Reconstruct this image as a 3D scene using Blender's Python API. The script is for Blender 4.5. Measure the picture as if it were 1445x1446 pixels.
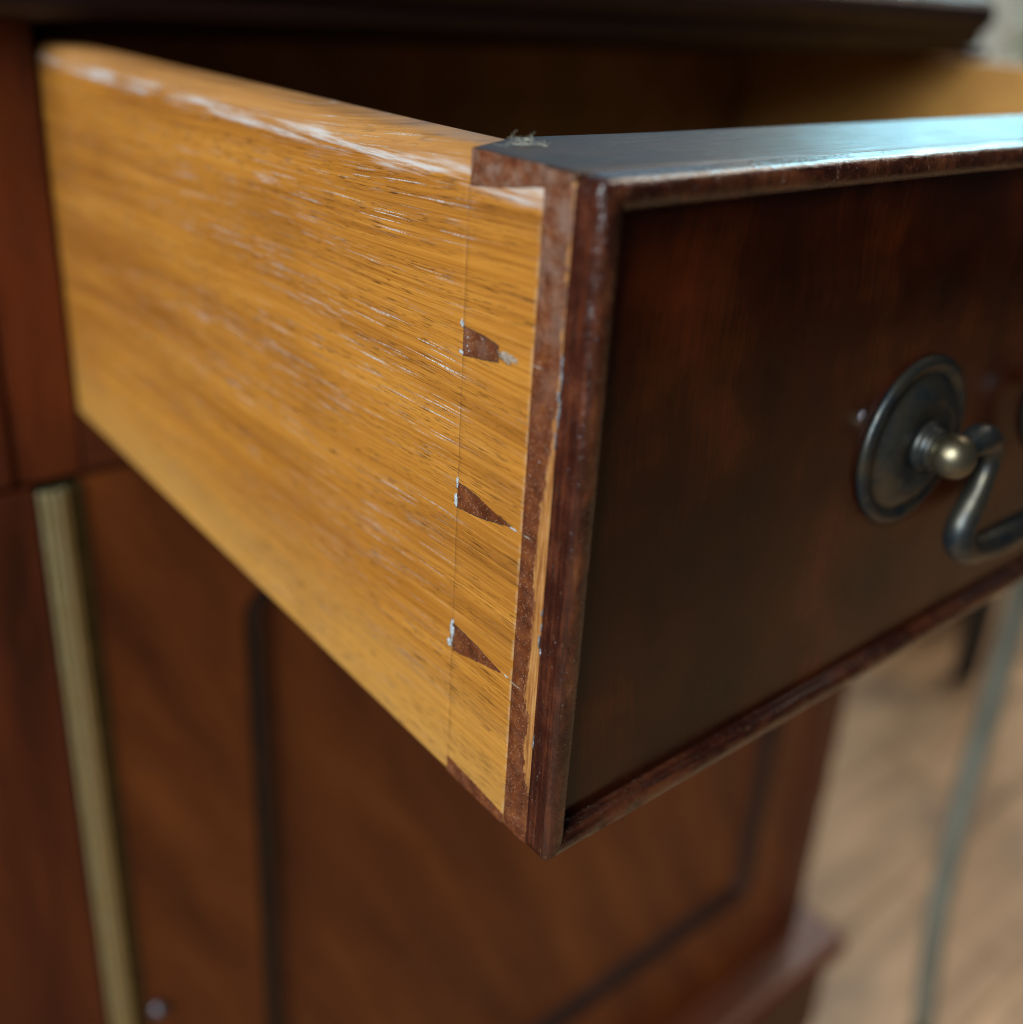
import bpy, bmesh, math, random
from mathutils import Vector, Matrix, noise as mn
sc = bpy.context.scene
for o in list(bpy.data.objects): bpy.data.objects.remove(o)
col = sc.collection
R = math.radians

# ------------------------------------------------------------------ camera
# drawer coordinates: x right along the drawer front, y back into the cabinet, z up; origin = lower left front corner
cam_d = bpy.data.cameras.new('camera'); cam = bpy.data.objects.new('camera', cam_d); col.objects.link(cam)
RX = Vector((0.7750515, -0.62918819, 0.05845848)); RY = Vector((-0.20606732, -0.33912202, -0.9178957)); RZ = Vector((0.59735369, 0.69937006, -0.39249216))
cam.matrix_world = Matrix(((RX.x, -RY.x, -RZ.x, -0.09390798), (RX.y, -RY.y, -RZ.y, -0.09684035), (RX.z, -RY.z, -RZ.z, 0.13661671), (0, 0, 0, 1)))
cam_d.sensor_width = 36; cam_d.sensor_fit = 'HORIZONTAL'; cam_d.lens = 36 * 1473.75 / 1445
cam_d.shift_x = (722.5 - 739.58) / 1445; cam_d.shift_y = (615.99 - 723) / 1445
cam_d.clip_start = 0.005; cam_d.clip_end = 50
cam_d.dof.use_dof = True; cam_d.dof.focus_distance = 0.1730; cam_d.dof.aperture_fstop = 7.2
sc.camera = cam

# ------------------------------------------------------------------ light: soft window light indoors, plus added fills
w = bpy.data.worlds.new('World'); sc.world = w; w.use_nodes = True
bg = w.node_tree.nodes['Background']; bg.inputs[0].default_value = (0.62, 0.56, 0.50, 1); bg.inputs[1].default_value = 0.03
def area(name, loc, aim, sx, sy, power, color):
    d = bpy.data.lights.new(name, 'AREA'); d.shape = 'RECTANGLE'; d.size = sx; d.size_y = sy; d.energy = power; d.color = color
    o = bpy.data.objects.new(name, d); col.objects.link(o); o.location = loc
    o.rotation_euler = (Vector(aim) - Vector(loc)).to_track_quat('-Z', 'Y').to_euler(); return o
area('window_light_left', (-1.6, -0.35, 0.95), (0, 0.1, 0.05), 1.3, 1.2, 60, (0.86, 0.95, 1.0))
area('window_light_right', (1.86, 0.98, 0.50), (0.3, 0.1, 0.0), 0.40, 0.56, 10.5, (0.32, 0.80, 1.0))
area('back_sheen_fill', (1.45, 1.50, 0.75), (0.2, 0.05, 0.0), 0.95, 0.9, 1.6, (0.34, 0.74, 1.0))  # added dim panel for a blue-grey sheen on the drawer top
rl = area('floor_fill', (2.0, 0.55, 1.7), (1.3, 0.1, -0.7), 1.2, 1.2, 18, (1.0, 0.86, 0.72)); rl.data.spread = R(95)  # added fill lamp that brightens the floor at the right
sc.view_settings.view_transform = 'Standard'; sc.view_settings.look = 'None'; sc.view_settings.exposure = 0; sc.view_settings.gamma = 1
sc.render.engine = 'CYCLES'
sc.cycles.use_denoising = True
try: sc.cycles.denoiser = 'OPENIMAGEDENOISE'
except Exception: pass
sc.cycles.max_bounces = 5; sc.cycles.diffuse_bounces = 3; sc.cycles.glossy_bounces = 3; sc.cycles.use_adaptive_sampling = True; sc.cycles.adaptive_threshold = 0.008; sc.cycles.pixel_filter_type = 'BLACKMAN_HARRIS'; sc.cycles.filter_width = 1.15; sc.cycles.sample_clamp_indirect = 4

# ------------------------------------------------------------------ material helper
class NT:
    def __init__(s, name):
        s.m = bpy.data.materials.new(name); s.m.use_nodes = True; s.t = s.m.node_tree
        s.b = s.t.nodes['Principled BSDF']; s.tc = s.t.nodes.new('ShaderNodeTexCoord')
        s.mm = s.vmath('SCALE', s.tc.outputs['Object'], 1000.0)
        sp = s.t.nodes.new('ShaderNodeSeparateXYZ'); s.t.links.new(s.mm, sp.inputs[0]); s.x, s.y, s.z = sp.outputs
    def put(s, sock, v):
        if hasattr(v, 'is_output'): s.t.links.new(v, sock)
        elif isinstance(v, (tuple, list)) and len(v) == 3 and sock.type == 'RGBA': sock.default_value = (*v, 1)
        else: sock.default_value = v
    def vmath(s, op, a, b):
        n = s.t.nodes.new('ShaderNodeVectorMath'); n.operation = op; s.put(n.inputs[0], a)
        s.put(n.inputs['Scale'] if op == 'SCALE' else n.inputs[1], b); return n.outputs[0]
    def m_(s, op, a, b=0.0, c=None, clamp=False):
        n = s.t.nodes.new('ShaderNodeMath'); n.operation = op; n.use_clamp = clamp; s.put(n.inputs[0], a); s.put(n.inputs[1], b)
        if c is not None: s.put(n.inputs[2], c)
        return n.outputs[0]
    def add(s, a, b): return s.m_('ADD', a, b)
    def mul(s, a, b): return s.m_('MULTIPLY', a, b)
    def comb(s, x, y, z=0.0):
        n = s.t.nodes.new('ShaderNodeCombineXYZ'); s.put(n.inputs[0], x); s.put(n.inputs[1], y); s.put(n.inputs[2], z); return n.outputs[0]
    def noise(s, vec, scale=1.0, detail=2.0, rough=0.5, dist=0.0):
        n = s.t.nodes.new('ShaderNodeTexNoise'); s.put(n.inputs['Vector'], vec); n.inputs['Scale'].default_value = scale
        n.inputs['Detail'].default_value = detail; n.inputs['Roughness'].default_value = rough; n.inputs['Distortion'].default_value = dist
        return n.outputs['Fac']
    def vor(s, vec, scale=1.0, rnd=1.0):
        n = s.t.nodes.new('ShaderNodeTexVoronoi'); s.put(n.inputs['Vector'], vec); n.inputs['Scale'].default_value = scale
        n.inputs['Randomness'].default_value = rnd; return n.outputs['Distance']
    def rng(s, v, a, b, lo=0.0, hi=1.0, smooth=True):
        n = s.t.nodes.new('ShaderNodeMapRange'); n.interpolation_type = 'SMOOTHSTEP' if smooth else 'LINEAR'
        s.put(n.inputs[0], v); n.inputs[1].default_value = a; n.inputs[2].default_value = b; n.inputs[3].default_value = lo; n.inputs[4].default_value = hi
        return n.outputs[0]
    def ramp(s, v, stops):
        n = s.t.nodes.new('ShaderNodeValToRGB'); s.put(n.inputs[0], v); e = n.color_ramp.elements
        while len(e) < len(stops): e.new(0.5)
        for k, (p, c) in enumerate(stops): e[k].position = p; e[k].color = (*c, 1)
        return n.outputs[0]
    def mix(s, f, a, b):
        n = s.t.nodes.new('ShaderNodeMix'); n.data_type = 'RGBA'; s.put(n.inputs['Factor'], f); s.put(n.inputs[6], a); s.put(n.inputs[7], b); return n.outputs[2]
    def bump(s, h, strength=0.3, dist=0.0003):
        n = s.t.nodes.new('ShaderNodeBump'); s.put(n.inputs['Height'], h); n.inputs['Strength'].default_value = strength; n.inputs['Distance'].default_value = dist
        s.t.links.new(n.outputs[0], s.b.inputs['Normal'])
    def out(s, colr, rough=0.5, spec=0.5, metal=0.0, coat=0.0, coat_r=0.1):
        s.put(s.b.inputs['Base Color'], colr); s.put(s.b.inputs['Roughness'], rough); s.put(s.b.inputs['Specular IOR Level'], spec)
        s.put(s.b.inputs['Metallic'], metal); s.put(s.b.inputs['Coat Weight'], coat); s.put(s.b.inputs['Coat Roughness'], coat_r); return s.m

# --- honey coloured drawer side: grain runs along y, pores, pores pale with wax and painted glints, worn top edge
def mat_honey(name):
    n = NT(name)
    warp = n.mul(n.add(n.noise(n.comb(n.mul(n.y, .010), n.mul(n.z, .022), 3.1), 1, 1), -.5), 6.0)
    zt = n.add(n.add(n.z, n.mul(n.y, .030)), warp)
    band = n.noise(n.comb(n.mul(n.y, .008), n.mul(zt, .11), 0.0), 1, 3, .55)
    streak = n.noise(n.comb(n.mul(n.y, .014), n.mul(zt, 1.5), 5.0), 1, 4, .65)
    hair = n.noise(n.comb(n.mul(n.y, .030), n.mul(zt, 5.5), 8.0), 1, 2, .6)
    v = n.add(n.add(n.mul(band, .38), n.mul(streak, .37)), n.mul(hair, .25))
    c = n.ramp(v, [(.33, (.170, .055, .0090)), (.45, (.355, .129, .0165)), (.55, (.505, .204, .0280)), (.68, (.655, .308, .058))])
    # paler sapwood towards the lower edge
    c = n.mix(n.mul(n.rng(n.add(n.z, n.mul(n.add(band, -.5), 40.0)), 30, 2), .5), c, (.62, .34, .085))
    blot = n.noise(n.comb(n.mul(n.y, .03), n.mul(n.z, .05), 9.0), 1, 3, .6)
    c = n.mix(n.mul(n.rng(blot, .5, .75), .25), c, (.22, .085, .020))
    # open pores: fine dark dashes, packed in lines along the grain
    pore = n.noise(n.comb(n.mul(n.y, .19), n.mul(zt, 4.4), 1.0), 1, 2, .6)
    dens = n.noise(n.comb(n.mul(n.y, .016), n.mul(zt, .5), 2.), 1, 3)
    dark = n.mul(n.rng(pore, .555, .64), n.rng(dens, .36, .56))
    c = n.mix(n.mul(dark, .85), c, (.085, .032, .009))
    # pores filled with grey dust; white is wax plus painted glints, mostly upper half
    fine = n.noise(n.mm, 2.6, 2, .6)
    wz = n.mul(n.rng(n.z, 12, 70), n.rng(n.y, 200, 90))
    wm = n.mul(n.rng(n.noise(n.comb(n.mul(n.y, .011), n.mul(zt, .16), 7.), 1, 3), .38, .60), n.add(n.mul(wz, .82), .18))
    wp = n.noise(n.comb(n.mul(n.y, .048), n.mul(zt, 2.6), 21.0), 1, 3, .55)
    gp = n.noise(n.comb(n.mul(n.y, .085), n.mul(zt, 1.9), 33.0), 1, 3, .55)
    near = n.rng(n.y, 25, 34, .10, 1)
    grey = n.mul(n.mul(n.rng(gp, .58, .66), n.rng(dens, .40, .55)), n.rng(fine, .30, .6))
    c = n.mix(n.mul(n.mul(grey, near), .55), c, (.27, .20, .155))
    white = n.mul(n.mul(n.mul(n.rng(wp, .595, .65), wm), n.rng(fine, .36, .56)), near)
    c = n.mix(n.mul(white, .9), c, (.66, .68, .68))
    # scuffed upper arris, its pale band painting in the edge glint too
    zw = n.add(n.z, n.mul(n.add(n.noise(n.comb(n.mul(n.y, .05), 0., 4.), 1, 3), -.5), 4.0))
    worn = n.rng(zw, 109.5, 111.2)
    c = n.mix(n.mul(worn, .6), c, n.mix(streak, (.36, .155, .048), (.54, .29, .115)))
    scuff_glint = n.mul(n.mul(n.rng(zw, 108.3, 109.6), n.rng(zw, 112.6, 111.0)), n.rng(n.noise(n.comb(n.mul(n.y, .045), n.mul(n.z, .9), 13.), 1, 5, .65), .42, .64))
    c = n.mix(n.mul(scuff_glint, .68), c, (.64, .66, .66))
    # dirt in the scribed gauge line of the dovetails
    dl = n.m_('ABSOLUTE', n.add(n.y, n.add(-29.2, n.mul(n.add(n.noise(n.comb(0., n.mul(n.z, .25), 1.), 1, 3), -.5), .25))))
    line = n.mul(n.rng(dl, .17, .05), n.rng(n.noise(n.comb(0., n.mul(n.z, .35), 1.), 1, 3), .30, .5))
    c = n.mix(n.mul(line, .55), c, (.10, .045, .015))
    # pale ragged edge where the side meets the end grain
    ed = n.mul(n.rng(n.y, 12.9, 12.2), n.rng(n.noise(n.mm, .6, 3), .35, .6))
    c = n.mix(n.mul(ed, .35), c, (.62, .44, .26))
    h = n.add(n.mul(pore, -.5), n.add(n.mul(streak, .5), n.add(n.mul(fine, .25), n.mul(white, -.6))))
    n.bump(h, .55, .0002)
    ro = n.add(n.rng(streak, .3, .7, .30, .44), n.mul(white, .2))
    return n.out(c, ro, .45)

# --- dark lacquered mahogany; axis: which way the grain runs
def mat_mahogany(name, grain='z', dark=(.016, .0045, .0022), mid=(.048, .0135, .0055), light=(.085, .027, .0095), rough=(.16, .30), coat=.3, diag=0.0, sc_=1.0):
    n = NT(name)
    a, b, c3 = {'z': (n.z, n.x, n.y), 'x': (n.x, n.z, n.y), 'y': (n.y, n.z, n.x)}[grain]
    if diag: a, b = n.add(a, n.mul(b, -diag)), n.add(b, n.mul(a, diag))
    wv = n.mul(n.add(n.noise(n.mm, .015 * sc_, 2), -.5), 16.0)
    b = n.add(b, wv)
    band = n.noise(n.comb(n.mul(a, .006 * sc_), n.mul(b, .05 * sc_), n.mul(c3, .05)), 1, 4, .6)
    streak = n.noise(n.comb(n.mul(a, .05), n.mul(b, 1.4), n.mul(c3, 1.4)), 1, 3, .6)
    v = n.add(n.mul(band, .7), n.mul(streak, .3))
    c = n.ramp(v, [(.32, dark), (.50, mid), (.68, light)])
    po = n.noise(n.comb(n.mul(a, .25), n.mul(b, 4.0), n.mul(c3, 4.0)), 1, 1)
    c = n.mix(n.mul(n.rng(po, .62, .70), .5), c, (.010, .004, .002))
    sm = n.noise(n.mm, .06, 4, .6)
    n.bump(n.add(n.mul(sm, .4), n.add(n.mul(streak, .12), n.mul(n.noise(n.mm, .9, 2), .06))), .35, .0003)
    return n.out(c, n.rng(sm, .3, .7, rough[0], rough[1]), .36 if rough[0] < .35 else .32, 0, coat, .12)

# --- end grain with pale pores (front board end and dovetail pins)
def mat_endgrain(name):
    n = NT(name)
    d = n.vor(n.comb(n.mul(n.y, 2.6), n.mul(n.z, 1.6), n.mul(n.x, .05)), 1.0)
    base = n.ramp(n.noise(n.mm, .35, 4, .6), [(.3, (.066, .017, .0060)), (.55, (.14, .038, .0120)), (.75, (.22, .072, .022))])
    dot = n.mul(n.rng(d, .30, .17), n.rng(n.noise(n.mm, .45, 2), .25, .42))
    c = n.mix(n.mul(dot, .6), base, (.42, .22, .115))
    # dusty greyed lacquer near the top corner
    haze = n.mul(n.rng(n.z, 70, 108), n.rng(n.noise(n.mm, .22, 4, .65), .40, .66))
    c = n.mix(n.mul(haze, .48), c, (.30, .20, .15))
    # splintered strip of bare orange wood beside the bead
    wn = n.noise(n.comb(n.mul(n.y, .3), n.mul(n.z, .09), 2.), 1, 4, .65)
    edge = n.add(n.add(n.y, n.mul(n.add(wn, -.5), 5.0)), n.mul(n.add(n.noise(n.comb(n.mul(n.y, 1.5), n.mul(n.z, .6), 6.), 1, 4, .7), -.5), 2.4))
    lim = n.add(n.mul(n.rng(n.z, 90, 58), 1.7), 6.15)
    lim = n.add(lim, n.mul(n.rng(n.z, 22, 8), -1.9))
    chip = n.mul(n.rng(n.add(edge, n.mul(lim, -1.)), .35, -.15), n.rng(n.z, 7, 16))
    cs = n.noise(n.comb(n.mul(n.y, 2.2), n.mul(n.z, .12), 1.), 1, 4, .6)
    c = n.mix(n.mul(chip, .95), c, n.ramp(cs, [(.3, (.17, .050, .012)), (.5, (.38, .155, .038)), (.7, (.52, .27, .09))]))
    sp = n.rng(n.noise(n.mm, 1.6, 3), .70, .76)
    c = n.mix(n.mul(sp, .6), c, (.5, .47, .44))
    n.bump(n.add(n.mul(dot, -.4), n.add(n.mul(chip, -.8), n.noise(n.mm, .8, 4))), .5, .0002)
    return n.out(c, n.rng(n.noise(n.mm, .4, 3), .3, .7, .30, .55), .5)

# --- the worn lacquer of the bead moulding
def mat_bead(name):
    n = NT(name)
    b = n.noise(n.mm, .10, 4, .65)
    g = n.noise(n.comb(n.mul(n.x, .05), n.mul(n.y, 1.3), n.mul(n.z, .06)), 1, 4, .6)
    c = n.ramp(n.add(n.mul(b, .5), n.mul(g, .5)), [(.30, (.013, .0038, .0030)), (.48, (.040, .0098, .0056)), (.62, (.110, .0275, .0105)), (.74, (.20, .068, .024))])
    nick = n.rng(n.noise(n.comb(n.mul(n.x, .9), n.mul(n.y, .9), n.mul(n.z, .35)), 1, 4, .7), .615, .67)
    c = n.mix(n.mul(nick, .6), c, (.19, .070, .026))
    rub = n.mul(n.rng(n.y, .75, .1), n.rng(n.noise(n.comb(n.mul(n.x, .06), n.mul(n.y, .4), n.mul(n.z, .06)), 1, 4, .65), .42, .66))
    c = n.mix(n.mul(rub, .55), c, (.22, .070, .025))
    sp = n.rng(n.noise(n.mm, 1.9, 2), .71, .76)
    c = n.mix(n.mul(sp, .55), c, (.42, .42, .44))
    dent = n.noise(n.mm, .22, 5, .7)
    n.bump(n.add(n.add(dent, n.mul(n.noise(n.mm, .8, 3, .6), .22)), n.mul(nick, -.25)), .95, .0007)
    return n.out(c, n.rng(b, .3, .7, .12, .32), .6, 0, .25, .08)

def mat_top(name):
    n = NT(name)
    g = n.noise(n.comb(n.mul(n.x, .05), n.mul(n.y, 1.5), 2.), 1, 4, .65)
    b = n.noise(n.mm, .07, 4, .65)
    c = n.ramp(n.add(n.mul(g, .6), n.mul(b, .4)), [(.3, (.014, .006, .004)), (.52, (.045, .020, .013)), (.72, (.12, .068, .046))])
    sp = n.rng(n.noise(n.comb(n.mul(n.x, .7), n.mul(n.y, 2.), 3.), 1, 3), .68, .74)
    c = n.mix(n.mul(sp, .5), c, (.35, .34, .33))
    n.bump(n.add(n.mul(g, 1.3), n.mul(b, .6)), .6, .0003)
    return n.out(c, n.rng(g, .3, .7, .26, .48), .24)

def mat_brass(name, base, rough, tarn, tc=(.034, .048, .060)):
    n = NT(name); b = n.noise(n.mm, .16, 3, .5)
    f = n.rng(n.add(n.mul(b, .7), n.mul(n.noise(n.mm, .7, 3, .6), .3)), .32, .68, tarn - .35, min(1.0, tarn + .2))
    n.bump(n.noise(n.mm, .5, 3), .15, .0003)
    return n.out(n.mix(f, base, tc), n.add(n.mul(f, .12), rough), .5, n.rng(f, 0, 1, 1, .75))

def mat_plain(name, c1, c2, scale, rough, spec=.5, coat=0.0):
    n = NT(name); b = n.noise(n.mm, scale, 4, .6); n.bump(b, .2, .0005)
    return n.out(n.ramp(b, [(.3, c1), (.7, c2)]), rough, spec, 0, coat)

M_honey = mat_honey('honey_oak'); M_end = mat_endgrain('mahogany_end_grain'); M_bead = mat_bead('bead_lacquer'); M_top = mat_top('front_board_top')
def mat_veneer(name):
    n = NT(name)
    warp = n.mul(n.add(n.noise(n.mm, .012, 2), -.5), 30.0)
    fig = n.noise(n.comb(n.mul(n.add(n.x, warp), .030), n.mul(n.z, .016), 1.), 1, 4, .6)
    blot = n.noise(n.comb(n.mul(n.x, .018), n.mul(n.z, .024), 6.), 1, 4, .65)
    st_ = n.noise(n.comb(n.mul(n.add(n.x, warp), 1.1), n.mul(n.z, .03), 4.), 1, 3, .6)
    c = n.ramp(n.add(n.add(n.mul(fig, .45), n.mul(blot, .42)), n.mul(st_, .13)), [(.34, (.0085, .0021, .0010)), (.50, (.040, .0080, .0024)), (.64, (.125, .0235, .0056))])
    po = n.noise(n.comb(n.mul(n.x, 3.8), n.mul(n.z, .22), 2.), 1, 1)
    c = n.mix(n.mul(n.rng(po, .62, .70), .4), c, (.006, .002, .001))
    sm = n.noise(n.mm, .045, 4, .62)
    n.bump(n.add(n.mul(sm, .55), n.mul(n.noise(n.mm, .9, 2), .05)), .30, .0003)
    return n.out(c, n.rng(sm, .3, .7, .13, .29), .40)
M_veneer = mat_veneer('front_veneer')
M_frame = mat_mahogany('cabinet_mahogany', 'z', (.036, .0068, .0021), (.110, .0210, .0050), (.18, .038, .0085), (.40, .52), .0)
M_doorw = mat_mahogany('door_flame_mahogany', 'z', (.085, .0185, .0042), (.175, .041, .0080), (.26, .070, .0125), (.38, .50), .0, .45, .8)
M_rail = mat_mahogany('rail_mahogany', 'x', (.030, .0065, .0024), (.085, .0185, .0055), (.140, .034, .0090), (.38, .48), .0)
M_slab = mat_mahogany('top_mahogany', 'x', (.008, .0030, .003), (.020, .0075, .0065), (.035, .012, .009), (.42, .55), .0)
M_mould = mat_plain('ebonised_moulding', (.012, .005, .0035), (.030, .012, .008), .08, .45)
M_dark = mat_plain('dark_carcass_wood', (.030, .015, .007), (.060, .030, .013), .03, .6)
M_inside_lit = mat_plain('drawer_wood_lit', (.40, .185, .040), (.56, .28, .066), .03, .5)  # drawer wood brightened for the light on the right side
M_inside_shade = mat_plain('drawer_wood_shaded', (.17, .078, .022), (.27, .13, .036), .03, .55)  # same drawer wood, darkened to paint the shade under the cabinet top
M_brassold = mat_brass('tarnished_brass', (.26, .21, .13), .30, .85)
M_ball = mat_brass('rubbed_brass', (.38, .31, .18), .34, .45)
M_disc = mat_plain('dull_disc', (.10, .085, .095), (.16, .14, .15), .5, .5)
M_hinge = mat_brass('hinge_brass', (.74, .68, .42), .42, .25, (.55, .50, .30))
M_glue = mat_plain('dried_glue', (.30, .32, .33), (.60, .63, .65), 1.8, .6)
M_crust_glint = mat_plain('crust_glint', (.07, .06, .06), (.36, .40, .44), 1.4, .25)
M_fill = mat_plain('grey_filler', (.16, .10, .06), (.46, .38, .30), 1.6, .7)
M_lint = mat_plain('lint_fibre', (.42, .40, .30), (.60, .58, .45), 1.5, .8)

# ------------------------------------------------------------------ mesh helpers (metres)
def link(name, me, mat, parent=None, smooth=False):
    o = bpy.data.objects.new(name, me); col.objects.link(o); me.materials.append(mat)
    if parent: o.parent = parent
    if smooth:
        for p in me.polygons: p.use_smooth = True
    return o
def from_py(name, vs, fs, mat, parent=None, smooth=False):
    me = bpy.data.meshes.new(name); me.from_pydata(vs, [], fs)
    bm = bmesh.new(); bm.from_mesh(me); bmesh.ops.recalc_face_normals(bm, faces=bm.faces); bm.to_mesh(me); bm.free()
    return link(name, me, mat, parent, smooth)
def box(name, x0, x1, y0, y1, z0, z1, mat, parent=None, bev=0.0, seg=2):
    bm = bmesh.new(); bmesh.ops.create_cube(bm, size=1)
    for v in bm.verts: v.co = Vector(((x0 + x1) / 2 + v.co.x * (x1 - x0), (y0 + y1) / 2 + v.co.y * (y1 - y0), (z0 + z1) / 2 + v.co.z * (z1 - z0)))
    if bev: bmesh.ops.bevel(bm, geom=bm.edges[:], offset=bev, segments=seg, profile=.5, affect='EDGES')
    me = bpy.data.meshes.new(name); bm.to_mesh(me); bm.free(); return link(name, me, mat, parent)
def tube(name, pts, rad, mat, parent=None, n=10, cap=True):
    pts = [Vector(p) for p in pts]; rs = rad if isinstance(rad, (list, tuple)) else [rad] * len(pts)
    vs, fs = [], []; up = Vector((.13, .97, .21))
    for i, p in enumerate(pts):
        t = (pts[min(i + 1, len(pts) - 1)] - pts[max(i - 1, 0)]).normalized()
        u = (up - t * up.dot(t)); u = u.normalized() if u.length > 1e-4 else Vector((1, 0, 0)); up = u; v = t.cross(u)
        for k in range(n):
            a = 2 * math.pi * k / n; vs.append(tuple(p + (u * math.cos(a) + v * math.sin(a)) * rs[i]))
    for i in range(len(pts) - 1):
        for k in range(n): fs.append((i * n + k, i * n + (k + 1) % n, (i + 1) * n + (k + 1) % n, (i + 1) * n + k))
    if cap: fs.append(tuple(range(n))); fs.append(tuple((len(pts) - 1) * n + k for k in range(n)))
    return from_py(name, vs, fs, mat, parent, True)
def spline(ctrl, m=8):
    c = [Vector(p) for p in ctrl]; c = [c[0] * 2 - c[1]] + c + [c[-1] * 2 - c[-2]]; out = []
    for i in range(1, len(c) - 2):
        for k in range(m):
            t = k / m; a, b, d, e = c[i - 1], c[i], c[i + 1], c[i + 2]
            out.append(.5 * ((2 * b) + (d - a) * t + (2 * a - 5 * b + 4 * d - e) * t * t + (3 * b - a - 3 * d + e) * t ** 3))
    out.append(c[-2]); return out
def lathe_y(name, cx, cz, prof, mat, parent=None, n=48):     # prof: list of (radius, y)
    vs, fs = [], []
    for r, y in prof:
        for k in range(n): a = 2 * math.pi * k / n; vs.append((cx + r * math.cos(a), y, cz + r * math.sin(a)))
    for i in range(len(prof) - 1):
        for k in range(n): fs.append((i * n + k, i * n + (k + 1) % n, (i + 1) * n + (k + 1) % n, (i + 1) * n + k))
    fs.append(tuple(range(n))); fs.append(tuple((len(prof) - 1) * n + k for k in range(n)))
    return from_py(name, vs, fs, mat, parent, True)
def empty(name, loc, label, cat):
    o = bpy.data.objects.new(name, None); col.objects.link(o); o.empty_display_size = .02; o['label'] = label; o['category'] = cat; return o
def N(x, y, z, s): return mn.noise(Vector((x * s, y * s, z * s)))
mm = .001
D = .2389                       # plane of the cabinet face
W, H = .513, .115               # drawer front
FLOOR = -.70

# ------------------------------------------------------------------ setting: floor boards
floor = box('floor', -1.5, 4.5, -2.5, 3.5, FLOOR - .05, FLOOR - .004, mat_plain('subfloor', (.08, .06, .04), (.10, .08, .05), .01, .8)); floor['kind'] = 'structure'
def mat_plank(k):
    n = NT('floor_plank_%d' % k)
    b = n.noise(n.comb(n.mul(n.x, .0035), n.mul(n.y, .03), k * 7.), 1, 4, .6)
    pal = [((.21, .145, .088), (.45, .335, .220)), ((.23, .162, .100), (.48, .360, .240)), ((.19, .132, .080), (.41, .305, .200)), ((.22, .155, .095), (.45, .335, .220))][k]
    n.bump(b, .2, .001)
    c = n.ramp(b, [(.3, tuple(v * k_ for v, k_ in zip(pal[0], (1.0, .86, .72)))), (.7, tuple(v * k_ for v, k_ in zip(pal[1], (1.0, .87, .74))))])
    pt_ = n.noise(n.comb(n.mul(n.x, .006), n.mul(n.y, .009), 3.), 1, 3, .6)
    c = n.mix(n.mul(n.rng(pt_, .48, .66), .6), c, (.13, .085, .055))
    return n.out(c, .5, .35)
PM = [mat_plank(k) for k in range(4)]
random.seed(5)
pw = .13
for j in range(-12, 16):
    y0 = j * pw; x = -1.4 + random.uniform(0, .5)
    while x < 3.6:
        L = random.uniform(.7, 1.3)
        if not (x + L < .0 and y0 > .3) and y0 < 1.9: box('plank', x + .0003, x + L - .0003, y0 + .0004, y0 + pw - .0004, FLOOR - .004, FLOOR + random.uniform(-.0006, .0006), random.choice(PM), floor, .001, 1)
        x += L

# ------------------------------------------------------------------ cabinet
cab = empty('cabinet', (0, 0, 0), 'dark red-brown mahogany cabinet with brass hinged door, its drawer pulled out', 'cabinet')
def slab_profile():
    # top with a moulded front edge: profile in (y, z) extruded along x
    pr = [(.66, .121), (.226, .121), (.222, .1225), (.220, .126), (.2205, .129), (.2175, .131), (.215, .135), (.2145, .139), (.216, .1435), (.2195, .1465), (.224, .148), (.66, .148)]
    vs = [(x, y, z) for x in (-.30, .4885) for y, z in pr]; n = len(pr)
    fs = [tuple(range(n)), tuple(range(n, 2 * n))] + [(i, (i + 1) % n, n + (i + 1) % n, n + i) for i in range(n)]
    return from_py('cabinet_top', vs, fs, M_slab, cab)
slab_profile()
box('top_rail', -.30, .4870, D + .012, D + .03, .1165, .1208, M_slab, cab)
box('top_light_block', .4895, .5335, D + .024, .656, .1211, .147, M_slab, cab)  # added unseen filler that blocks light leaking past the short top
st = box('stile', -.0212, -.0012, D, D + .02, -.0215, .1208, M_frame, cab, .0006, 2)
box('stile', .5142, .535, D, D + .02, -.0215, .1205, M_frame, cab, .001, 2)
box('pilaster', -.30, -.0226, D - .001, D + .02, -.0215, .1208, M_frame, cab, .0015, 3)
box('rail', -.0008, .5138, D + .0003, D + .02, -.0218, -.0008, M_rail, cab, .0008, 2)
box('dust_board', -.0008, .5138, D + .022, .655, -.012, -.004, M_dark, cab)
box('side_wall', -.034, -.016, D + .022, .655, FLOOR + .08, .1205, M_dark, cab)
box('side_wall', .516, .534, D + .022, .655, FLOOR + .08, .1205, M_frame, cab)
box('back_wall', -.034, .534, .657, .665, FLOOR + .08, .1205, M_dark, cab)
box('corner_post', -.30, -.0172, D - .0005, D + .02, FLOOR + .1135, -.0232, M_frame, cab, .001, 2)
box('corner_post', .4925, .5345, D - .0005, D + .02, FLOOR + .1135, -.0232, M_frame, cab, .0015, 2)
pl = box('plinth', -.30, 0.556, D - .024, .68, FLOOR, FLOOR + .090, M_rail, cab, .003, 2)
box('plinth_moulding', -.30, 0.566, D - .034, .684, FLOOR + .0905, FLOOR + .113, M_rail, cab, .008, 4)

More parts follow.
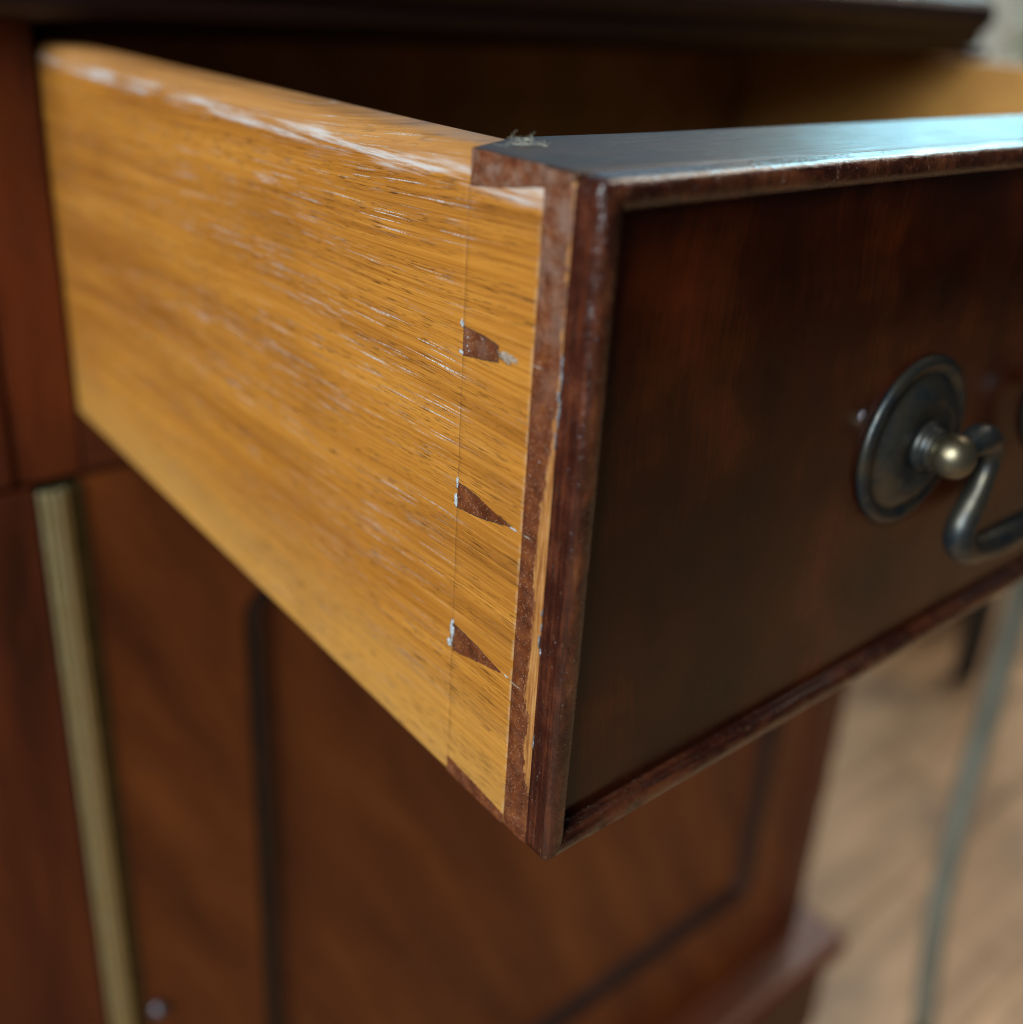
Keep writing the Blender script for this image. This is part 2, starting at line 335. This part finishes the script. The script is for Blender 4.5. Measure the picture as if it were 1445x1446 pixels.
# door: frame with a round-cornered opening, ebonised moulding, recessed flame panel
DX0, DX1, DZ0, DZ1 = -.0020, .4910, FLOOR + .1145, -.0238
OX0, OX1, OZ0, OZ1 = .0535, .4530, -.4985, -.0880
def rrect(x0, x1, z0, z1, r, k=10):
    out = []
    for cx, cz, a0 in ((x1 - r, z1 - r, 0), (x0 + r, z1 - r, 90), (x0 + r, z0 + r, 180), (x1 - r, z0 + r, 270)):
        for i in range(k + 1): a = R(a0 + 90 * i / k); out.append((cx + r * math.cos(a), cz + r * math.sin(a)))
    return out
def door_frame():
    inner = rrect(OX0, OX1, OZ0, OZ1, .0125); n = len(inner); outer = []
    for i, (x, z) in enumerate(inner):
        q = i // 11; k = (i % 11) / 10
        cx = DX1 if q in (0, 3) else DX0; cz = DZ1 if q in (0, 1) else DZ0
        # slide round the outer corner
        ix, iz = x, z
        if q in (0, 2): ox, oz = (cx, iz + (cz - iz) * min(1, 2 * k)) if k <= .5 else (ix + (cx - ix) * min(1, 2 - 2 * k), cz)
        else: ox, oz = (ix + (cx - ix) * min(1, 2 * k), cz) if k <= .5 else (cx, iz + (cz - iz) * min(1, 2 - 2 * k))
        outer.append((ox, oz))
    y0, y1 = D + .0012, D + .021
    vs = [(x, y0, z) for x, z in outer] + [(x, y0, z) for x, z in inner] + [(x, y1, z) for x, z in outer] + [(x, y1, z) for x, z in inner]
    fs = []
    for i in range(n):
        j = (i + 1) % n
        fs += [(i, j, n + j, n + i), (2 * n + i, 3 * n + i, 3 * n + j, 2 * n + j), (i, 2 * n + i, 2 * n + j, j), (n + i, n + j, 3 * n + j, 3 * n + i)]
    return from_py('door', vs, fs, M_doorw, cab)
door = door_frame()
box('door_panel', OX0 - .004, OX1 + .004, D + .0085, D + .014, OZ0 - .004, OZ1 + .004, M_doorw, door)
def mould():
    loop = rrect(OX0, OX1, OZ0, OZ1, .0125, 10); n = len(loop); cxm, czm = (OX0 + OX1) / 2, (OZ0 + OZ1) / 2
    prof = [(-.0012, .0012), (.0000, .0010), (.0012, .0028), (.0028, .0040), (.0042, .0040), (.0052, .0028), (.0068, .0024), (.0084, .0032), (.0096, .0055), (.0108, .0085)]
    vs, fs = [], []
    for u, yy in prof:
        lp = rrect(OX0 + u, OX1 - u, OZ0 + u, OZ1 - u, .0125 - u, 10)
        vs += [(x, D + .0012 + yy - .0008, z) for x, z in lp]
    for i in range(len(prof) - 1):
        for k in range(n): fs.append((i * n + k, i * n + (k + 1) % n, (i + 1) * n + (k + 1) % n, (i + 1) * n + k))
    return from_py('panel_moulding', vs, fs, M_mould, door, True)
mould()
# brass piano hinge: leaf with fine flutes and a row of knuckles
hz0, hz1 = FLOOR + .118, -.0250
leaf = box('hinge_leaf', -.0158, -.0022, D + .0002, D + .012, hz0, hz1, mat_brass('hinge_leaf_brass', (.16, .13, .055), .5, .4, (.05, .04, .02)), cab)
for k, (xa, xb, dy) in enumerate(((-.0165, -.0147, .0016), (-.0142, -.0119, .0030), (-.0114, -.0096, .0034), (-.0092, -.0076, .0022))):
    box('hinge_flute', xa, xb, D - dy, D + .0001, hz0, hz1, M_hinge, leaf, .0006, 3)
ct = lathe_y('catch_plate', .0040, -.284, [(.0001, D - .003), (.0015, D - .0028), (.0025, D - .0018), (.0030, D - .0008), (.0040, D - .0002), (.0042, D + .002)], mat_brass('nickel_catch', (.30, .26, .29), .4, .6), cab, 24)

# ------------------------------------------------------------------ drawer
drw = empty('drawer', (0, 0, 0), 'open drawer with honey oak side, dovetail joint and dark mahogany front', 'drawer')
d1, d2, T, ts = .0292, .01215, .0362, .0130
# left side: real profile with a worn, rounded upper arris and a scribed line
def side_panel():
    prof = [(.0004, .0), (.0, .0005)] + [(0, .0005 + .1085 * k / 24) for k in range(1, 25)]
    prof += [(.00006, .1098), (.00018, .1106), (.00036, .1114), (.0006, .1121), (.0009, .1128), (.0013, .1135), (.0018, .1141), (.0025, .1146), (.0034, .1149), (.0048, .11505), (.0085, .1150), (.0115, .1149), (.0125, .1145), (ts, .1137), (ts, .0)]
    ys = [d2, d2 + .0001, .014, .016, .018, .020, .022, .024, .026, .028, .02905, .02913, .0292, .02927, .02935, .0305]
    y = .032
    while y < .402: ys.append(y); y += .002
    vs, fs = [], []; n = len(prof)
    for y in ys:
        for i, (px, pz) in enumerate(prof):
            x, zz = px, pz
            if px < .006 and pz > .1092:
                wv = (N(0, y, 0, 38) * .0007 + N(0, y, 3, 140) * .00022) * min(1, (pz - .1092) / .002)
                x += max(-px * .7, wv); zz -= abs(N(4, y, 0, 60)) * .0005 * min(1, (pz - .1092) / .004)
            if i > 1 and px < .0005: x += N(0, y, zz, 55) * .00012
            if abs(y - .0292) < .0001 and px < .002 and pz < .1096: x += .00012 * max(.0, .5 + 1.6 * N(0, 7, zz, 110))
            if y == d2 and px < .0005: x += .00008
            vs.append((x, y, zz))
    for a in range(len(ys) - 1):
        for i in range(n): fs.append((a * n + i, a * n + (i + 1) % n, (a + 1) * n + (i + 1) % n, (a + 1) * n + i))
    fs.append(tuple(range(n))); fs.append(tuple((len(ys) - 1) * n + i for i in range(n)))
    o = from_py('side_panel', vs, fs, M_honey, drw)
    for p in o.data.polygons: p.use_smooth = abs(p.normal.y) < .9
    try:
        o.data.set_sharp_from_angle(angle=R(35))
    except Exception: pass
    return o
side = side_panel(); side['label'] = 'honey coloured oak side with waxy pores and a worn upper edge'

# front board: end grain shows at the left, worn upper surface on top
def round_corner(x, z, r=.0020):
    for r, s in ((.0024, 1), (.0010, -1)):
        cz = H - r if s > 0 else r
        if x < r and (z - cz) * s > 0:
            dx, dz = x - r, z - cz; L = math.hypot(dx, dz); m = max(abs(dx), abs(dz))
            if L > r: return r + dx / L * r, cz + dz / L * r
    return x, z
BY = .0058                                              # back of the bead strip
def front_board():
    vs, fs = [], []
    nz = 90; yl = [BY + .00005, .0066, .0074, .0085, .0097, .011, d2 - .0003, d2]
    # left end as a fine grid, slightly uneven
    for i in range(nz + 1):
        z = H * i / nz
        for k, y in enumerate(yl):
            x = -.00003 + N(3, y, z, 220) * .00006 + N(1, y, z, 60) * .00010
            if k == 0: x += .00030 + .00035 * max(0, N(2, 0, z, 70))
            if k == 1: x += .00015 + .00030 * max(0, N(2, 0, z, 90))
            if k == len(yl) - 1: x += .00012
            zz = min(max(z, .0003), H - .0002)
            vs.append((x, y, zz))
    m = len(yl)
    for i in range(nz):
        for k in range(m - 1): fs.append((i * m + k, i * m + k + 1, (i + 1) * m + k + 1, (i + 1) * m + k))
    o = from_py('front_board_end', vs, fs, M_end, drw, True); return o
fe = front_board(); fe['label'] = 'dark speckled end grain with a splintered orange strip'
fb = box('front_board', .0004, W - .0002, BY + .0003, d2 - .0004, .0006, H - .0006, M_veneer, drw)
box('front_board', ts + .0002, W - ts - .0002, d2 - .0003, T, .0006, H - .0006, M_veneer, drw)
def top_face():
    # worn upper surface of the front board from the bead to the inner face; over the joint it follows the half pin
    vs, fs = [], []; xs = [0, .0006, .0015, .003, .006, .009, ts] + [ts + (W - 2 * ts) * k / 60 for k in range(1, 61)]
    yl = [BY + .0001, .0065, .009, d2, .018, .024, d1 - .0002, .033, T - .0008, T]
    idx = {}
    for a, x in enumerate(xs):
        for b, y in enumerate(yl):
            yy = y
            if x < ts and y > d1 - .0003: yy = d1 - .0002 + (T - d1 + .0002) * (x / ts) * ((y - d1 + .0002) / (T - d1 + .0002))
            zz = H + .00005 + N(x, yy, 0, 30) * .00015 - (.0004 if b == len(yl) - 1 else 0) - (.0003 if a == 0 else 0) - (.0002 if b == 0 else 0)
            idx[a, b] = len(vs); vs.append((x - .0001 + (.0002 if a == 0 else 0), yy, zz))
    for a in range(len(xs) - 1):
        for b in range(len(yl) - 1): fs.append((idx[a, b], idx[a + 1, b], idx[a + 1, b + 1], idx[a, b + 1]))
    n0 = len(vs); vs += [(v[0], v[1], v[2] - .0008) for v in vs]
    fs += [tuple(i + n0 for i in f) for f in fs]
    na, nb = len(xs), len(yl)
    rim = [idx[a, 0] for a in range(na)] + [idx[na - 1, b] for b in range(1, nb)] + [idx[a, nb - 1] for a in range(na - 2, -1, -1)] + [idx[0, b] for b in range(nb - 2, 0, -1)]
    for i in range(len(rim)):
        j = (i + 1) % len(rim); fs.append((rim[i], rim[j], rim[j] + n0, rim[i] + n0))
    o = from_py('front_board_top', vs, fs, M_top, drw); 
    for p in o.data.polygons: p.use_smooth = abs(p.normal.z) > .7
    return o
top = top_face()
def veneer():
    vs, fs = [], []; nx, nz = 60, 24
    for i in range(nx + 1):
        for k in range(nz + 1):
            x = .0038 + (W - .0076) * i / nx; z = .0038 + (H - .0076) * k / nz
            vs.append((x, .0030 + N(x, 0, z, 18) * .00012, z))
    for i in range(nx):
        for k in range(nz): a = i * (nz + 1) + k; fs.append((a, a + nz + 1, a + nz + 2, a + 1))
    n0 = len(vs); vs += [(.0038, .0056, .0038), (W - .0038, .0056, .0038), (W - .0038, .0056, H - .0038), (.0038, .0056, H - .0038)]
    fs.append((n0, n0 + 1, n0 + 2, n0 + 3))
    o = from_py('front_veneer', vs, fs, M_veneer, drw); 
    for p in o.data.polygons[:-1]: p.use_smooth = True
    return o
ven = veneer()

# cock bead: four mitred strips with a round nose, dented and worn at the corners
def bead(name, a, b, steps):
    prof = [(0, BY), (0, .0047), (0, .0036), (.00005, .0028)]
    for k in range(0, 17):
        t = math.pi * k / 16; ct_, sn_ = math.cos(t), math.sin(t); e_ = 2 / 2.25
        prof.append((.0022 - .0022 * math.copysign(abs(ct_) ** e_, ct_), .0020 - .0021 * abs(sn_) ** e_))
    prof += [(.0044, .0028), (.0046, .0031), (.0046, BY)]
    n = len(prof)
    def corner(c, u): return {0: (u, u), 1: (W - u, u), 2: (W - u, H - u), 3: (u, H - u)}[c]
    vs, fs = [], []
    for s in range(steps + 1):
        t = s / steps; t = .00018 + t * (1 - .00036) if abs(a - b) != 3 else .0008 + t * (1 - .0016)
        for u, y in prof:
            (ax, az), (bx, bz) = corner(a, u), corner(b, u)
            x = ax + (bx - ax) * t; z = az + (bz - az) * t
            k = 1 if y < .0052 else 0
            x += (N(x, y, z, 70) * .00008 + N(x, y + .5, z, 420) * .00004) * k; z += (N(x + .3, y, z, 70) * .00007) * k
            y2 = y + (N(x, y + .2, z, 60) * .00010 + N(x, y, z + .4, 380) * .00004) * k
            dent = N(x + .1, y, z, 260)
            if dent > .42: y2 += (dent - .42) * .0014 * k; x += (dent - .42) * .0005 * k
            x, z = round_corner(x, z, .0024)
            # front corner of the nose rubbed off
            e = min(math.hypot(x, z - H), .0030 + math.hypot(x, z))
            if e < .005: y2 += (.005 - e) * .22 * max(0, 1 - y / .004)
            vs.append((x, y2, z))
    for i in range(steps):
        for k in range(n): fs.append((i * n + k, i * n + (k + 1) % n, (i + 1) * n + (k + 1) % n, (i + 1) * n + k))
    fs.append(tuple(range(n))); fs.append(tuple(steps * n + k for k in range(n)))
    o = from_py(name, vs, fs, M_bead, drw, True)
    try: o.data.set_sharp_from_angle(angle=R(50))
    except Exception: pass
    return o
bl = bead('bead', 0, 3, 160); bl['label'] = 'vertical bead with dented dark lacquer'
bead('bead', 3, 2, 300); bead('bead', 0, 1, 300); bead('bead', 1, 2, 30)

# dovetail pins of the front board, seen on the side face: polygons in (y, z) mm
def prism_x(name, poly, x0, x1, mat, parent, bev=.00006):
    bm = bmesh.new()
    rg = []
    for i, (ya, za) in enumerate(poly):
        yb_, zb_ = poly[(i + 1) % len(poly)]; m = max(1, int(math.hypot(yb_ - ya, zb_ - za) / .45)); q = 0 if x1 > .01 else .16
        for k in range(m):
            y, z = ya + (yb_ - ya) * k / m, za + (zb_ - za) * k / m
            rg.append((y + mn.noise(Vector((y * 1.7, z * 1.7, 3))) * q * .6, z + mn.noise(Vector((y * 1.7, z * 1.7, 9))) * q))
    f = bm.faces.new([bm.verts.new((x0, y * mm, z * mm)) for y, z in rg])
    r = bmesh.ops.extrude_face_region(bm, geom=[f])
    for v in r['geom']:
        if isinstance(v, bmesh.types.BMVert): v.co.x = x1
    bmesh.ops.recalc_face_normals(bm, faces=bm.faces)
    if bev: bmesh.ops.bevel(bm, geom=[e for e in bm.edges if all(abs(v.co.x - x0) < 1e-7 for v in e.verts)], offset=bev, segments=2, profile=.5, affect='EDGES')
    me = bpy.data.meshes.new(name); bm.to_mesh(me); bm.free(); return link(name, me, mat, parent)
prism_x('dovetail_pin', [(28.95, 115.0), (12.3, 115.0), (12.3, 112.25), (17, 111.2), (23, 110.2), (28.9, 109.45)], -.00008, ts, M_end, drw, .0003)
PINS = [[(29.1, 87.7), (24.5, 87.6), (20.25, 87.15), (20.05, 84.6), (25, 83.7), (29.0, 83.05)],
        [(29.0, 60.6), (26, 60.45), (23.3, 60.2), (16.5, 58.95), (14.6, 58.6), (17.5, 58.1), (21.5, 57.1), (25, 56.5), (29.0, 56.1)],
        [(28.9, 32.9), (25, 32.5), (20.8, 31.9), (16, 31.2), (13.1, 30.75), (16, 30.3), (20.1, 29.45), (24.5, 28.4), (28.8, 27.5)]]
for pl_ in PINS: prism_x('dovetail_pin', pl_, -.00006, .004, M_end, drw)
prism_x('dovetail_pin', [(29.3, 3.5), (20.6, 3.0), (12.2, 2.2), (12.2, 0.0), (29.3, 0.0)], -.00008, ts, M_end, drw)

M_grime = mat_plain('joint_grime', (.020, .009, .004), (.060, .026, .010), 1.5, .8)
def gap(poly, w=.16):
    cy = sum(p[0] for p in poly) / len(poly); cz = sum(p[1] for p in poly) / len(poly); out = []
    for y, z in poly:
        out.append((y + math.copysign(min(w, abs(y - cy)), y - cy) * .8, z + math.copysign(w, z - cz)))
    prism_x('joint_gap', out, -.00002, .0035, M_grime, drw, 0)
for pl_ in PINS: gap(pl_)
# little lumps of dried glue and filler at the pins
random.seed(11)
def lump(name, y, z, ry, rz, h, mat, parent, seed, n=26):
    bm = bmesh.new(); bmesh.ops.create_icosphere(bm, subdivisions=3, radius=1)
    for v in bm.verts:
        k = 1 + 1.0 * mn.noise(v.co * 2.1 + Vector((seed, 0, 0))) + .8 * mn.noise(v.co * 5 + Vector((0, seed, 0)))
        v.co = Vector((v.co.x * h * k, y * mm + v.co.y * ry * mm * k, z * mm + v.co.z * rz * mm * k))
    me = bpy.data.meshes.new(name); bm.to_mesh(me); bm.free(); return link(name, me, mat, parent, True)
lump('glue_spot', 29.6, 88.1, .35, .55, .00014, M_glue, drw, 1)
lump('glue_spot', 29.5, 83.4, .55, .28, .00010, M_glue, drw, 2)
lump('glue_spot', 29.3, 60.6, .30, .75, .00014, M_glue, drw, 3)
lump('glue_spot', 29.5, 57.0, .42, 1.15, .00014, M_glue, drw, 4)
lump('glue_spot', 29.2, 31.0, .50, 1.9, .00020, M_glue, drw, 5)
lump('glue_spot', 30.0, 28.6, .65, .60, .00020, M_glue, drw, 6)
lump('glue_spot', 14.2, 58.55, .8, .17, .00008, M_glue, drw, 7)
lump('glue_spot', 13.6, 30.9, .7, .20, .00010, M_glue, drw, 8)
lump('filler_plug', 17.9, 85.9, 2.0, .75, .00010, M_fill, drw, 9)
for k, (gy, gz) in enumerate([(27.9, 86.3), (27.5, 84.2), (27.9, 84.9)]): lump('glue_spot', gy, gz, .16, .16, .00011, M_glue, drw, 20 + k)

# crust with glints in its colour along the lifted bead edge, and ticks at the pin tips
random.seed(21)
z_ = 18.0
while z_ < 104:
    if N(0, 0, z_ * .001, 55) > .08 and not 62 < z_ < 70:
        lump('glue_spot', 5.75 + random.gauss(0, .12), z_, random.uniform(.08, .20), random.uniform(.4, 1.3), .00013, M_crust_glint, drw, z_, )
    z_ += random.uniform(1.2, 3.8)
for gy, gz, ln in ((10.9, 86.6, .9), (11.0, 58.7, 1.0), (11.2, 30.6, 1.2)): lump('glue_spot', gy, gz, ln, .10, .00013, M_fill, drw, gz)

# other sides, back and bottom of the drawer box
box('side_panel', W - ts, W, d2, .402, .0, .1148, M_inside_lit, drw, .001, 2)
box('back_panel', ts + .0002, W - ts - .0002, .388, .400, .0005, .108, M_inside_shade, drw, .001, 2)
box('drawer_bottom', ts + .0002, W - ts - .0002, T + .0002, .3878, .006, .012, M_inside_shade, drw)

# swan-neck handle: two round back plates with posts and a bail between them
def rosette(cx, cz):
    y = .0029
    pr = [(.0183, y), (.0183, y - .0008), (.0180, y - .0014), (.0171, y - .0018), (.0162, y - .0018), (.0155, y - .0012), (.0148, y - .0010), (.0139, y - .0015), (.0126, y - .0026), (.0105, y - .0037), (.0085, y - .0038), (.0068, y - .0033), (.0050, y - .0031), (.0046, y - .0031), (.0001, y - .0031)]
    ro = lathe_y('back_plate', cx, cz, pr, M_brassold, drw, 64)
    a = y - .0030
    lathe_y('post', cx, cz, [(.0050, a), (.0054, a - .0008), (.0050, a - .0016), (.0036, a - .0022), (.0043, a - .0026), (.0045, a - .0030), (.0040, a - .0034), (.0030, a - .0038), (.0028, a - .0045)], M_brassold, ro, 40)
    bm = bmesh.new(); bmesh.ops.create_uvsphere(bm, u_segments=32, v_segments=20, radius=.0046)
    for v in bm.verts: v.co = Vector((v.co.x + cx, v.co.y * .95 + a - .0068, v.co.z + cz))
    me = bpy.data.meshes.new('ball'); bm.to_mesh(me); bm.free(); link('ball', me, M_ball, ro, True)
    lathe_y('plate_disc', cx - .0200, cz + .0095, [(.0013, y + .0004), (.0013, y - .0002), (.0009, y - .0005), (.0001, y - .0006)], M_disc, ro, 16)  # small dull raised disc beside the plate
    return ro
HZ = .0565
rosette(.0955, HZ); rosette(.1625, HZ)
yb = -.0069; cxh = .12900
half = [(.0955, HZ), (.1000, HZ + .0008), (.1048, HZ + .0014), (.1092, HZ + .0002), (.1110, HZ - .0040), (.1098, HZ - .0092), (.1072, HZ - .0140), (.1048, HZ - .0182), (.1052, HZ - .0222), (.1092, HZ - .0250), (.1148, HZ - .0260), (.1208, HZ - .0264), (cxh, HZ - .0265)]
hr = [.0018, .0024, .0034, .0029, .0024, .0026, .0029, .0031, .0032, .0031, .0031, .0033, .0034]
full = half + [(2 * cxh - x, z) for x, z in half[-2::-1]]; fr = hr + hr[-2::-1]
pts = spline([(x, yb - .0012 * max(0, (HZ - z) / .03), z) for x, z in full], 6)
rr = []
for i in range(len(pts)): t = i / 6; k = min(int(t), len(fr) - 2); rr.append(fr[k] + (fr[k + 1] - fr[k]) * (t - k))
tube('bail', pts, rr, M_brassold, drw, 18)

# ------------------------------------------------------------------ lint caught on the top edge of the corner
random.seed(3)
lv, lf = [], []
def fibre(p0, d0, L, rad):
    p = Vector(p0); d = Vector(d0).normalized(); pts = [p.copy()]; ax = Vector((random.gauss(0, 1), random.gauss(0, 1), random.gauss(0, 1))).normalized(); cv = random.uniform(-34, 34)
    n = 18
    for i in range(n):
        d = (Matrix.Rotation(R(cv * .7 + random.gauss(0, 18)), 3, ax) @ d).normalized(); p = p + d * L / n
        if p.z < H + .0002: p.z = H + .0002; d.z = abs(d.z)
        pts.append(p.copy())
    up = Vector((.1, .9, .3))
    b = len(lv)
    for i, q in enumerate(pts):
        t = (pts[min(i + 1, n)] - pts[max(i - 1, 0)]).normalized(); u = (up - t * up.dot(t)).normalized(); v = t.cross(u)
        for k in range(4): a = k * math.pi / 2; lv.append(tuple(q + (u * math.cos(a) + v * math.sin(a)) * rad))
    for i in range(n):
        for k in range(4): lf.append((b + i * 4 + k, b + i * 4 + (k + 1) % 4, b + i * 4 + 4 + (k + 1) % 4, b + i * 4 + 4 + k))
for k in range(42):
    t = random.betavariate(2.2, 1.3)
    base = Vector((.0045, .0290, H)).lerp(Vector((.0125, .0268, H)), t) + Vector((random.gauss(0, .0004), random.gauss(0, .0005), .0001 + abs(random.gauss(0, .0005)) * t))
    fibre(base, (random.gauss(0, 1), random.gauss(0, .6), abs(random.gauss(0, .15))), random.uniform(.0012, .0034) * (1.25 - .5 * t), random.uniform(.000017, .000030))
lint = from_py('lint_tuft', lv, lf, M_lint); lint['label'] = 'tiny pale tuft of lint on the top corner of the open drawer'; lint['category'] = 'lint'

# ------------------------------------------------------------------ blurred things to the right
tb = tube('metal_tube', spline([(.585, .15, .30), (.578, .15, .0), (.572, .15, -.22), (.570, .15, -.267), (.571, .15, -.325), (.571, .15, -.388), (.577, .15, -.458), (.588, .15, -.540), (.625, .15, -.690)], 6), .0086,
          mat_plain('grey_green_paint', (.20, .20, .155), (.27, .27, .215), .02, .75, .2))
tb['label'] = 'tall curved grey-green tube standing on the floor right of the cabinet'; tb['category'] = 'tube'
lg = tube('furniture_leg', [(1.18, .42, FLOOR), (1.18, .42, FLOOR + .012), (1.182, .421, FLOOR + .30), (1.19, .425, FLOOR + .75)], [.013, .017, .019, .022], mat_plain('dark_leg_paint', (.02, .02, .02), (.04, .038, .036), .02, .5), None, 14)
lg['label'] = 'slim dark leg ending on the floor behind the grey-green tube'; lg['category'] = 'leg'
# pale curtain and the window behind it, upper right
def curtain():
    vs, fs = [], []; n = 120
    for i in range(n + 1):
        t = i / n; x = 1.62 + .55 * t; y = 1.35 - .75 * t
        o = .022 * math.sin(t * 46) + .008 * math.sin(t * 91 + 1)
        for z in (-.45, -.1, .2, .5, 1.1): vs.append((x + o * .8, y + o * .6, z))
    for i in range(n):
        for k in range(4): fs.append((i * 5 + k, i * 5 + 5 + k, i * 5 + 6 + k, i * 5 + k + 1))
    o = from_py('curtain', vs, fs, mat_plain('curtain_cloth', (.68, .64, .54), (.80, .76, .66), .02, .9), None, True)
    md = o.modifiers.new('thick', 'SOLIDIFY'); md.thickness = .002
    return o
cu = curtain(); cu['label'] = 'pale beige curtain hanging in folds behind the cabinet'; cu['category'] = 'curtain'

# ------------------------------------------------------------------ plant at the right edge, beyond the drawer
pc = Vector((1.335, .600, 0))
pt = empty('house_plant', (0, 0, 0), 'green leafy plant in a pot, blurred at the right edge beside the curtain', 'plant')
pot = []
for r, z in ((.001, FLOOR), (.10, FLOOR), (.125, FLOOR + .2), (.13, FLOOR + .22), (.115, FLOOR + .22), (.11, FLOOR + .19), (.001, FLOOR + .19)): pot.append((r, z))
vs, fs = [], []
for r, z in pot:
    for k in range(24): a = 2 * math.pi * k / 24; vs.append((pc.x + r * math.cos(a), pc.y + r * math.sin(a), z))
for i in range(len(pot) - 1):
    for k in range(24): fs.append((i * 24 + k, i * 24 + (k + 1) % 24, i * 24 + 24 + (k + 1) % 24, i * 24 + 24 + k))
from_py('pot', vs, fs, mat_plain('clay_pot', (.25, .11, .06), (.34, .16, .09), .02, .7), pt, True)
tube('stem', [(pc.x, pc.y, FLOOR + .185), (pc.x + .01, pc.y, -.2), (pc.x, pc.y + .01, .25)], [.012, .010, .005], mat_plain('stem_bark', (.08, .06, .03), (.12, .09, .05), .02, .8), pt, 8)
M_leaf = mat_plain('plant_leaf', (.10, .20, .05), (.20, .34, .10), .02, .45)
lme = None
random.seed(8)
for k in range(70):
    if lme is None:
        g = [(0, 0, 0), (.018, .03, .004), (.022, .06, .004), (.012, .095, -.006), (0, .12, -.016), (-.012, .095, -.006), (-.022, .06, .004), (-.018, .03, .004), (0, .03, -.002), (0, .06, -.003), (0, .095, -.010)]
        lme = bpy.data.meshes.new('leaf'); lme.from_pydata(g, [], [(0, 1, 8), (1, 2, 9, 8), (2, 3, 10, 9), (3, 4, 10), (0, 8, 7), (8, 9, 6, 7), (9, 10, 5, 6), (10, 4, 5)]); lme.materials.append(M_leaf)
    o = bpy.data.objects.new('leaf', lme); col.objects.link(o); o.parent = pt
    z = random.uniform(-.30, .30); o.location = (pc.x + random.gauss(0, .022), pc.y + random.gauss(0, .022), z)
    o.rotation_euler = (random.uniform(-.7, .9), random.uniform(-.4, .4), random.uniform(0, 6.28)); s_ = random.uniform(.6, .95); o.scale = (s_, s_, s_)
